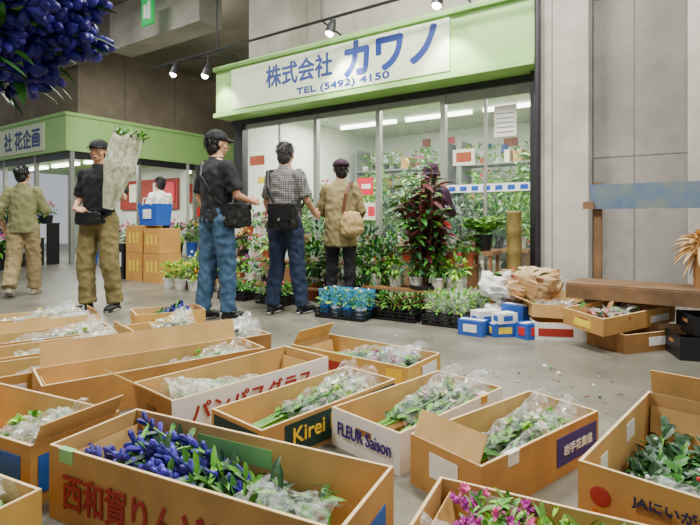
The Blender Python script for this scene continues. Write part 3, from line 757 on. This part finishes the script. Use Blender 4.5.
for i in range(8):
    p=C2-u*(-.3+i*.42)-v*1.35; mb=MB(); mb.lathe((0,0,0),[(0,0),(.13,0),(.16,.32),(.17,.32),(.15,.31),(0,.28)],BLACK,14)
    bush(mb,(0,0,.45),(.18,.18,.2),60,.14,.04,(G1,G5)); 
    for q in range(12): mum(mb,(tri()*.14,tri()*.14,.58+tri()*.06),.055,R.choice((WHP,PINK,GENT2)),8)
    mb.build('flower_bucket',(p.x,p.y,0))
# ================= people
SK=mat('skin',(206,154,120),.5,.06,12); HAIR=mat('hair_black',(20,17,17),.5,.3,60); HAIRG=mat('hair_grey',(46,43,42),.55,.4,60)
def remesh(mb,vox,name,mt,smooth=4,fold=0.0,fs=9,seed=0):
    me=mb.mesh(name); o=bpy.data.objects.new(name,me); bpy.context.collection.objects.link(o)
    m=o.modifiers.new('r','REMESH'); m.mode='VOXEL'; m.voxel_size=vox; m.use_smooth_shade=True
    if smooth: s=o.modifiers.new('s','SMOOTH'); s.iterations=smooth; s.factor=.5
    dg=bpy.context.evaluated_depsgraph_get(); dg.update()
    r=bpy.data.meshes.new_from_object(o.evaluated_get(dg)); bpy.data.objects.remove(o)
    if fold:
        for vv in r.vertices:
            p=vv.co; q=Vector((p.x*fs+seed,p.y*fs,p.z*fs*.9+p.x*3)); n=(.5-abs(noise.noise(q))*2)*.8+.5*noise.noise(q*2.1)
            vv.co=p+vv.normal*n*fold
    r.materials.clear(); r.materials.append(mt)
    for p in r.polygons: p.use_smooth=True; p.material_index=0
    return r
def limb(mb,pts,rad,mt,seg=14):
    pts=[Vector(p) for p in pts]; P=[];Q=[]
    for i in range(len(pts)-1):
        for k in range(5):
            t=k/5; P.append(pts[i].lerp(pts[i+1],t)); Q.append(rad[i]*(1-t)+rad[i+1]*t)
    P.append(pts[-1]); Q.append(rad[-1])
    mb.tube(P,Q,mt,seg)
    for p,r in zip(pts[:-1],rad[:-1]): mb.ell(p,r,mt,14,10)
def hand(mb,w,d,nrm,side,mt,curl=.5):
    w=Vector(w); d=Vector(d).normalized(); nrm=Vector(nrm); nrm=(nrm-d*nrm.dot(d)).normalized(); sd=d.cross(nrm)*side
    M=Matrix((sd,d,nrm)).transposed()
    mb.ell(w+d*.045,(.04,.055,.016),mt,12,8,M=M)
    mb.tube([w-d*.02,w+d*.03],[.024,.026],mt,10)
    for i,(off,L) in enumerate(((.028,.072),(.010,.08),(-.009,.075),(-.027,.058))):
        p=w+d*.08+sd*off; pts=[w+d*.05+sd*off*.8,p]; a=0; q=p
        for s_,f in enumerate((.45,.3,.25)):
            a+=curl*(.5+.4*s_); q=q+(d*math.cos(a)+nrm*math.sin(a))*L*f; pts.append(q)
        mb.tube(pts,[.010,.0095,.009,.008,.006],mt,8)
    p=w+d*.02+sd*.028; mb.tube([p,p+(d*.6+sd*.7)*.03,p+(d*.9+sd*.6+nrm*.3)*.055,p+(d*1.0+sd*.5+nrm*.6)*.075],[.013,.012,.010,.007],mt,8)
def person(name,x,y,heading,H,shirt,trous,shoe,armR,armL,legR=None,legL=None,sleeve='short',hair=HAIR,hat=None,hatm=None,yaw=0,pitch=0,wide=1.0,hem=.88,leg_w=1.0,seed=0,bun=False,lean=0,jacket=0,longhair=False):
    k=H/1.70; root=empty(name,(x,y,0),math.radians(heading)); root.scale=(k,k,k)
    legR=legR or ((.095,0,.90),(.105,.02,.49),(.11,-.01,.09),0); legL=legL or ((-.095,0,.90),(-.105,.02,.49),(-.11,-.01,.09),0)
    def ln(p):
        p=Vector(p); p.y+=lean*(max(0,p.z-.9)); return p
    W=wide
    b=MB()
    b.tube([ln(p) for p in((0,0,.86),(0,0,.93),(0,0,1.05),(0,.0,1.2),(0,-.005,1.32),(0,-.01,1.39),(0,-.01,1.435),(0,0,1.47),(0,.012,1.54))],
      [(.12*W,.09),(.15*W,.105),(.125*W,.09),(.145*W,.105),(.16*W,.1),(.14*W,.08),(.085,.062),(.06,.058),(.054,.055)],SK,18,ref=(1,0,0))
    for arm,s in((armR,1),(armL,-1)):
        sh_=ln((s*.168*W,-.01,1.375)); e,w=Vector(arm[0]),Vector(arm[1])
        limb(b,[sh_,e,w],[.05,.038,.026],SK)
    for lg in(legR,legL): limb(b,[lg[0],lg[1],lg[2]],[.085,.055,.038],SK)
    link(remesh(b,.014,'body',SK,4),'body',root)
    t=MB(); lw=leg_w
    t.tube([ln(p) for p in((0,0,.84),(0,0,.90),(0,0,.97),(0,0,1.03))],[(.13*W,.1),(.172*W,.125),(.165*W,.118),(.145*W,.105)],trous,18,ref=(1,0,0))
    for lg in(legR,legL):
        h_,kn,an=[Vector(q) for q in lg[:3]]
        an2=kn.lerp(an,.97)
        limb(t,[h_,kn,an2],[.1,.075*lw,.062*lw],trous,16); t.tube([kn.lerp(an,.8),an2,an2+(an2-kn).normalized()*.02],[.065*lw,.068*lw,.07*lw],trous,16)
    link(remesh(t,.012,'trousers',trous,2,.014,12,seed),'trousers',root)
    t=MB(); j=jacket
    t.tube([ln(p) for p in((0,0,hem),(0,0,hem+.06),(0,0,1.05),(0,0,1.2),(0,-.005,1.32),(0,-.01,1.39),(0,-.01,1.43),(0,-.005,1.455))],
      [(.172*W+j,.128+j),(.172*W+j,.128+j),(.155*W+j,.118+j),(.165*W+j*.7,.125+j*.5),(.178*W,.118),(.155*W,.096),(.095,.075),(.066,.064)],shirt,20,ref=(1,0,0))
    for arm,s in((armR,1),(armL,-1)):
        sh_=ln((s*.168*W,-.01,1.372)); e,w=Vector(arm[0]),Vector(arm[1])
        if sleeve=='short': limb(t,[sh_,sh_.lerp(e,.5),sh_.lerp(e,.85)],[.064,.066,.066],shirt)
        else:
            f=.92 if sleeve=='long' else .5
            limb(t,[sh_,e,e.lerp(w,f)],[.066,.058,.05],shirt)
    link(remesh(t,.012,'shirt',shirt,2,.015,10,seed+5),'shirt',root)
    cb=MB(); cb.lathe(ln((0,-.004,1.435)),[(.074,.0),(.066,.03),(.062,.034),(.064,.0)],shirt,20); link(cb.mesh('collar'),'collar',root)
    hb=MB()
    for arm,s in((armR,1),(armL,-1)):
        e,w=Vector(arm[0]),Vector(arm[1]); d=Vector(arm[2]) if len(arm)>2 else (w-e)
        nr=Vector(arm[3]) if len(arm)>3 else Vector((-s,0,0))
        hand(hb,w,d,nr,s,SK,arm[4] if len(arm)>4 else .45)
    link(remesh(hb,.005,'hands',SK,1),'hands',root)
    sb=MB()
    for lg in(legR,legL):
        a=Vector(lg[2]); pt=lg[3]; yw=0.12*(1 if a.x>0 else -1); z0=a.z-.09
        M=Matrix.Rotation(-yw,3,'Z')@Matrix.Rotation(pt,3,'X')
        c=Vector((a.x,a.y,z0))
        def q(px,py,pz): return c+M@Vector((px,py,pz))
        sb.ell(q(0,.10,.038),(.046,.1,.036),shoe,14,10,M=M); sb.ell(q(0,-.01,.045),(.038,.06,.043),shoe,14,10,M=M)
        sb.tube([q(0,-.005,.04),q(0,-.01,.11)],[.045,.042],shoe,12)
        sb.box(q(0,.06,.014),(.075,.24,.022),shoe,M=M)
    link(remesh(sb,.008,'shoes',shoe,2),'shoes',root)
    sb=MB(); SOLE=mat('shoe_sole',(190,186,176),.6,.05)
    for lg in(legR,legL):
        a=Vector(lg[2]); pt=lg[3]; yw=0.12*(1 if a.x>0 else -1); z0=a.z-.09; M=Matrix.Rotation(-yw,3,'Z')@Matrix.Rotation(pt,3,'X')
        sb.ell(Vector((a.x,a.y,z0))+M@Vector((0,.055,.012)),(.047,.145,.012),SOLE,16,6,M=M)
    link(sb.mesh('soles'),'soles',root)
    hr=Matrix.Rotation(math.radians(yaw),3,'Z')@Matrix.Rotation(math.radians(pitch),3,'X')
    hc=ln((0,.012,1.585)); hd=MB()
    hd.ell((0,-.008,.028),(.074,.093,.083),SK,20,14); hd.ell((0,.022,-.035),(.056,.062,.07),SK,18,12); hd.ell((0,.045,-.07),(.032,.035,.03),SK,12,8)
    hd.tube([(0,.086,.018),(0,.096,.0),(0,.104,-.018),(0,.085,-.03)],[.008,.011,.015,.01],SK,8)
    for s in(-1,1):
        hd.ell((s*.076,-.005,.0),(.012,.02,.032),SK,10,8); hd.ell((s*.03,.078,.028),(.024,.01,.007),SK,10,6); hd.ell((s*.038,.05,-.02),(.025,.03,.022),SK,10,6)
    hd.ell((0,.084,-.053),(.024,.01,.010),SK,10,6)
    hm=remesh(hd,.006,'head',SK,3); ho=link(hm,'head',root,hc); ho.rotation_mode='QUATERNION'; ho.rotation_quaternion=hr.to_quaternion()
    fb=MB()
    for s in(-1,1):
        fb.ell((s*.03,.080,.008),(.013,.008,.007),WHP,10,6); fb.ell((s*.03,.086,.008),(.0055,.003,.006),HAIR,8,6)
        fb.tube([(s*.016,.09,.028),(s*.032,.089,.032),(s*.046,.078,.028)],.003,HAIR,5)
    LIP=mat('lips',(170,96,86),.5,.05)
    fb.ell((0,.093,-.053),(.022,.005,.006),LIP,10,6)
    link(fb.mesh('face'),'face_features',ho)
    hb=MB()
    def hf(p):
        if p.y>.03 and p.z<.052: return Vector((p.x*.8,p.y*.75,p.z*.9))
        if p.z<-.03: return Vector((p.x*.95,p.y*.95,p.z))
        return p*(1+.05*noise.noise(p*34))
    hb.ell((0,-.014,.03),(.085,.102,.096),hair,28,20,fn=hf)
    hb.ell((0,-.048,-.038),(.071,.055,.07 if not longhair else .12),hair,18,12,fn=lambda p:p*(1+.06*noise.noise(p*40)))
    for i in range(300):
        a=Vector((tri(),tri()-.25,tri()*.9+.35)).normalized()
        if a.y>.25 and a.z<.5: continue
        p=Vector((0,-.014,.03))+Vector((a.x*.082,a.y*.099,a.z*.092))
        dn=Vector((0,-.25,-1)); tg=(dn-a*dn.dot(a)).normalized()+a*.35+Vector((tri(),tri(),tri()))*.25
        hb.leaf(p,tg,R.uniform(.03,.055),.009,hair,0,.05)
    if bun: hb.ell((0,-.125,.04),(.045,.045,.045),hair,12,8,fn=lambda p:p*(1+.12*noise.noise(p*50)))
    link(hb.mesh('hair'),'hair',ho)
    if hat:
        cb=MB()
        if hat=='cap':
            cb.ell((0,-.012,.05),(.092,.109,.087),hatm,24,14,fn=lambda p:Vector((p.x,p.y,max(p.z,-.022))))
            n=12; vs=[]
            for i in range(n+1):
                a=math.pi*(i/n)
                vs.append(Vector((math.cos(a)*.075,.07+math.sin(a)*.02,.05))); vs.append(Vector((math.cos(a)*.075,.075+math.sin(a)*.085,.042-.01*abs(math.cos(a)))))
                vs.append(Vector((math.cos(a)*.075,.075+math.sin(a)*.085,.036-.01*abs(math.cos(a)))))
            fs=[]
            for i in range(n):
                a=i*3; fs+=[(a,a+3,a+4,a+1),(a+1,a+4,a+5,a+2),(a,a+2,a+5,a+3)]
            cb.add(vs,fs,hatm); cb.ell((0,-.01,.138),(.01,.01,.006),hatm,8,5)
        elif hat=='beret':
            cb.ell((0,-.022,.062),(.1,.118,.066),hatm,24,14,fn=lambda p:(p if p.z>-.02 else Vector((p.x*.9,p.y*.9,p.z*.7)))*(1+.05*noise.noise(p*20)))
        else:
            cb.lathe((0,-.014,-.012),[(.122,.012),(.106,.04),(.098,.055),(.097,.1),(.086,.135),(.05,.155),(0,.16)],hatm,24)
            cb.lathe((0,-.014,-.012),[(.122,.012),(.118,.008),(.095,.045),(.088,.06)],hatm,24)
        link(cb.mesh('hat'),'hat',ho)
    return root
def bag(root,c,d,mt,strap=None,rot=0,sm=None,flap=True):
    mb=MB(); M=Matrix.Rotation(rot,3,'Z')
    if flap: mb.box(c,d,mt,M=M)
    else: mb.ell(Vector(c),(d[0]*.5,d[1]*.6,d[2]*.5),mt,18,12,M=M); mb.tube([Vector(c)+Vector((-d[0]*.36,0,d[2]*.36)),Vector(c)+Vector((0,0,d[2]*.30)),Vector(c)+Vector((d[0]*.36,0,d[2]*.36))],[.03,.035,.03],mt,10)
    mb.ell(Vector(c)-Vector((0,0,d[2]*.3)),(d[0]*.52,d[1]*.6,d[2]*.3),mt,14,10,M=M)
    me=remesh(mb,.01,'bag',mt,6,.012,12); link(me,'bag',root)
    mb=MB()
    if flap:
        mb.box(Vector(c)+M@Vector((0,-d[1]/2-.008,d[2]*.12)),(d[0]*.9,.012,d[2]*.62),mt,M=M)
        mb.box(Vector(c)+M@Vector((0,-d[1]/2-.016,-d[2]*.14)),(.02,.006,.025),ALU,M=M)
    if strap: mb.tube(strap,[(.018,.005)]*len(strap),sm or mt,6)
    link(mb.mesh('strap',False),'bag_strap',root)
BSH=mat('shirt_black',(26,26,29),.85,.25,20); JEAN=mat('jeans_blue',(58,90,118),.85,.3,16); JEAN2=mat('jeans_navy',(32,46,72),.85,.3,16)
KHAKI=mat('khaki',(150,132,92),.85,.14,14); KHAKI2=mat('khaki_olive',(118,106,62),.85,.14,14); OLIVE=mat('olive_shirt',(124,124,82),.85,.14,14)
JACK=mat('jacket_beige',(140,126,84),.85,.14,14); BLK=mat('trousers_black',(24,24,28),.8,.25,14); PURP=mat('purple_cloth',(54,22,46),.8,.25,14)
def plaid():
    m=bpy.data.materials.new('plaid_grey'); m.use_nodes=True; nt=m.node_tree; b=nt.nodes['Principled BSDF']; b.inputs['Roughness'].default_value=.85
    tc=nt.nodes.new('ShaderNodeTexCoord'); ws=[]
    for ax in('X','Z'):
        w=nt.nodes.new('ShaderNodeTexWave'); w.wave_type='BANDS'; w.bands_direction=ax; w.inputs['Scale'].default_value=14 ; w.inputs['Distortion'].default_value=.8
        nt.links.new(tc.outputs['Object'],w.inputs['Vector']); ws.append(w)
    mx=nt.nodes.new('ShaderNodeMath'); mx.operation='ADD'; nt.links.new(ws[0].outputs['Fac'],mx.inputs[0]); nt.links.new(ws[1].outputs['Fac'],mx.inputs[1])
    r=nt.nodes.new('ShaderNodeValToRGB'); r.color_ramp.elements[0].position=.2; r.color_ramp.elements[0].color=lin((72,70,70)); r.color_ramp.elements[1].position=1.0; r.color_ramp.elements[1].color=lin((148,144,138))
    dv=nt.nodes.new('ShaderNodeMath'); dv.operation='MULTIPLY'; dv.inputs[1].default_value=.5; nt.links.new(mx.outputs[0],dv.inputs[0]); nt.links.new(dv.outputs[0],r.inputs['Fac']); nt.links.new(r.outputs['Color'],b.inputs['Base Color']); return m
PLAID=plaid()
SHOEB=mat('shoe_black',(24,24,26),.5,.1); SHOEW=mat('shoe_tan',(176,160,132),.6,.1)
r1=person('man_carrying_bundle',-2.52,5.08,172,1.70,BSH,KHAKI2,SHOEB,
  armR=((.25,-.04,1.12),(.12,.2,1.02),(-.8,.5,0),(0,-.3,-1),.5), armL=((-.27,.02,1.13),(-.24,.19,1.32),(-.15,.3,1),(0,-1,.2),.7),
  legR=((.095,0,.90),(.12,.04,.49),(.10,.04,.09),0),legL=((-.095,0,.90),(-.12,.02,.49),(-.14,-.05,.09),0),hat='cap',hatm=BLK,leg_w=1.2,yaw=8,pitch=2,seed=1)
bag(r1,(.02,.15,.93),(.24,.07,.12),BLACK,[(-.165,.0,1.0),(-.12,.12,1.0),(.12,.12,1.0),(.165,0,1.0)])
mb=MB(); PAPR=mat('bouquet_paper',(224,224,200),.4,.2,22,c2=(150,160,118),bump=.4)
A0,A1=Vector((-.20,.16,1.02)),Vector((-.40,.14,1.74)); P=[A0.lerp(A1,i/14) for i in range(15)]
vs=[];fs=[];NS=36
ax=(A1-A0).normalized(); a_=Vector((1,0,0)); a_=(a_-ax*a_.dot(ax)).normalized(); b2=ax.cross(a_)
for i,p in enumerate(P):
    r0=.045+.085*min(1,i/8)
    for q in range(NS):
        th=2*math.pi*q/NS; rr=r0*(1+.14*math.sin(th*9+i*.25)+.16*noise.noise(Vector((math.cos(th)*2,math.sin(th)*2,i*.35))))
        vs.append(p+(a_*math.cos(th)+b2*math.sin(th))*rr+ax*(.04*math.sin(th*3)*(i/14)))
for i in range(14):
    for q in range(NS): fs.append((i*NS+q,i*NS+(q+1)%NS,(i+1)*NS+(q+1)%NS,(i+1)*NS+q))
mb.add(vs,fs,PAPR); link(mb.mesh('paper',False),'bouquet_paper',r1)
mb=MB()
for i in range(170): mb.leaf(A1+Vector((tri()*.1,tri()*.1,-.05+tri()*.04)),Vector((tri()-.2,tri(),abs(tri())+.5)),.1,.03,R.choice((G3,G1,WHP,STEM,G5)),.2)
link(mb.mesh('flowers',False),'bouquet_flowers',r1)
r2=person('man_in_black_tshirt',-1.21,4.58,-40,1.71,BSH,JEAN,SHOEB,
  armR=((.22,.06,1.12),(.16,.27,1.07),(-.2,1,.1),(-1,0,-.3),.6), armL=((-.24,-.02,1.11),(-.2,.1,.86)),
  legR=((.09,0,.90),(.08,.06,.49),(.09,.06,.09),0),legL=((-.09,0,.90),(-.11,-.01,.49),(-.13,-.06,.09),0),hat='cap',hatm=BLK,yaw=-15,seed=2,leg_w=1.1)
bag(r2,(.19,.08,.95),(.1,.24,.2),BLACK,[(.2,.05,1.04),(.19,.12,1.2),(.05,.15,1.33),(-.11,.06,1.46),(-.14,-.05,1.44),(-.05,-.14,1.3),(.12,-.15,1.15),(.19,-.03,1.04)])
r3=person('man_in_plaid_shirt',-.63,4.92,-30,1.66,PLAID,JEAN2,SHOEB,
  armR=((.23,.05,1.12),(.2,.22,1.0),(0,1,-.2),(-1,0,0),.5), armL=((-.24,-.0,1.11),(-.22,.12,.88)),
  legR=((.09,0,.90),(.11,.05,.49),(.14,.09,.09),0),legL=((-.09,0,.90),(-.1,.0,.49),(-.12,-.06,.09),0),hair=HAIRG,yaw=10,pitch=-4,seed=3,hem=.86,leg_w=1.1,jacket=.01)
bag(r3,(.1,-.17,.97),(.3,.1,.24),BLACK,[(.0,-.17,1.08),(-.1,-.16,1.25),(-.15,-.1,1.42),(-.13,.05,1.45),(0,.14,1.3),(.14,.13,1.12),(.2,.0,1.05),(.18,-.12,1.05)])
r4=person('woman_in_beige_jacket',-.1,5.33,-12,1.54,JACK,BLK,SHOEB,
  armR=((.24,.04,1.12),(.2,.2,1.0),(0,1,0),(-1,0,0),.5), armL=((-.25,.03,1.12),(-.2,.2,1.02),(0,1,0),(1,0,0),.5),
  hat='beret',hatm=PURP,hem=.70,jacket=.03,sleeve='mid',yaw=25,seed=4,wide=.98,leg_w=.95)
TAN=mat('tan_canvas',(176,148,98),.8,.1,12); LEA=mat('brown_leather',(96,50,26),.6,.1)
bag(r4,(.17,-.17,.97),(.27,.11,.27),TAN,[(.07,-.17,1.08),(.1,-.17,1.3),(.14,-.08,1.44),(.15,.05,1.42),(.21,.12,1.2),(.26,.0,1.1),(.25,-.13,1.08)],sm=LEA,flap=False)
r5=person('woman_in_olive_shirt',-3.95,6.1,18,1.56,OLIVE,KHAKI,SHOEW,
  armR=((.25,.05,1.12),(.19,.26,1.08),(0,1,.1),(-1,0,0),.5), armL=((-.25,-.05,1.12),(-.25,.08,.9)),
  legR=((.09,0,.90),(.09,.12,.50),(.09,.16,.09),0),legL=((-.09,0,.90),(-.09,-.04,.49),(-.09,-.24,.14),-.4),bun=True,sleeve='mid',hem=.82,jacket=.015,leg_w=1.25,seed=5,wide=.92,yaw=-20)
r6=person('man_in_white_shirt',-3.18,8.45,60,1.62,WHP,BLK,SHOEB,
  armR=((.24,.04,1.12),(.2,.2,1.0)), armL=((-.25,.03,1.12),(-.2,.2,1.0)),seed=6)
r7=person('woman_in_purple_hat',.88,5.48,-10,1.50,PURP,BLK,SHOEB,
  armR=((.24,.04,1.12),(.17,.24,1.05)), armL=((-.25,.03,1.12),(-.17,.24,1.05)),hat='bucket',hatm=PURP,sleeve='mid',seed=7,longhair=True,wide=.92)
# ================= lights
def area(name,loc,size,e,col=(1,.99,.965),sy=None,rot=(0,0,0)):
    l=bpy.data.lights.new(name,'AREA'); l.energy=e; l.color=col; l.size=size
    if sy: l.shape='RECTANGLE'; l.size_y=sy
    o=bpy.data.objects.new(name,l); o.location=loc; o.rotation_euler=rot; bpy.context.collection.objects.link(o); return o
for x,y,e in((-2.5,2.4,240),(1.3,2.4,200),(-4.0,6.0,190),(0,4.2,210),(-3,9.0,200),(3.6,1.5,120)):  # the one in front of the shop is added to brighten its plants
    area('ceiling_and_fill_light',(x,y,4.6),1.2,e,sy=.35,rot=(0,0,UA))
for t in(1.0,2.4,3.8):
    p=O+u*t+v*1.8+Z*2.6; area('shop_light',p,1.2,80,(1,1,.96),.6,(0,0,UA))
p=C2-u*1.8+v*1.4+Z*2.25; area('shop_light',p,2.6,100,(1,1,.95),1.2,(0,0,UA))
p=C2-u*1.5+v*4.6+Z*2.25; area('shop_light',p,1.2,70,(1,1,.95),2.6,(0,0,UA))
for t in(.54,1.26,3.47,4.83):
    l=bpy.data.lights.new('spot','SPOT'); l.energy=85; l.spot_size=1.6; l.spot_blend=.6; l.color=(1,.97,.88); l.shadow_soft_size=.06
    o=bpy.data.objects.new('spot_lamp_light',l); o.location=P0+u*t-Z*.3+v*.05; d=(v*.3-Z*1).normalized()
    o.rotation_euler=d.to_track_quat('-Z','Y').to_euler(); bpy.context.collection.objects.link(o)
w=bpy.data.worlds.new('World'); bpy.context.scene.world=w; w.use_nodes=True
w.node_tree.nodes['Background'].inputs[0].default_value=(.9,.95,1,1); w.node_tree.nodes['Background'].inputs[1].default_value=.55
c=bpy.data.cameras.new('cam'); c.sensor_width=36; c.lens=505/700*36; c.shift_y=-42.5/700; c.clip_start=.02
o=bpy.data.objects.new('camera',c); o.location=(0,0,.91); o.rotation_euler=(math.pi/2,0,0); bpy.context.collection.objects.link(o)
bpy.context.scene.camera=o
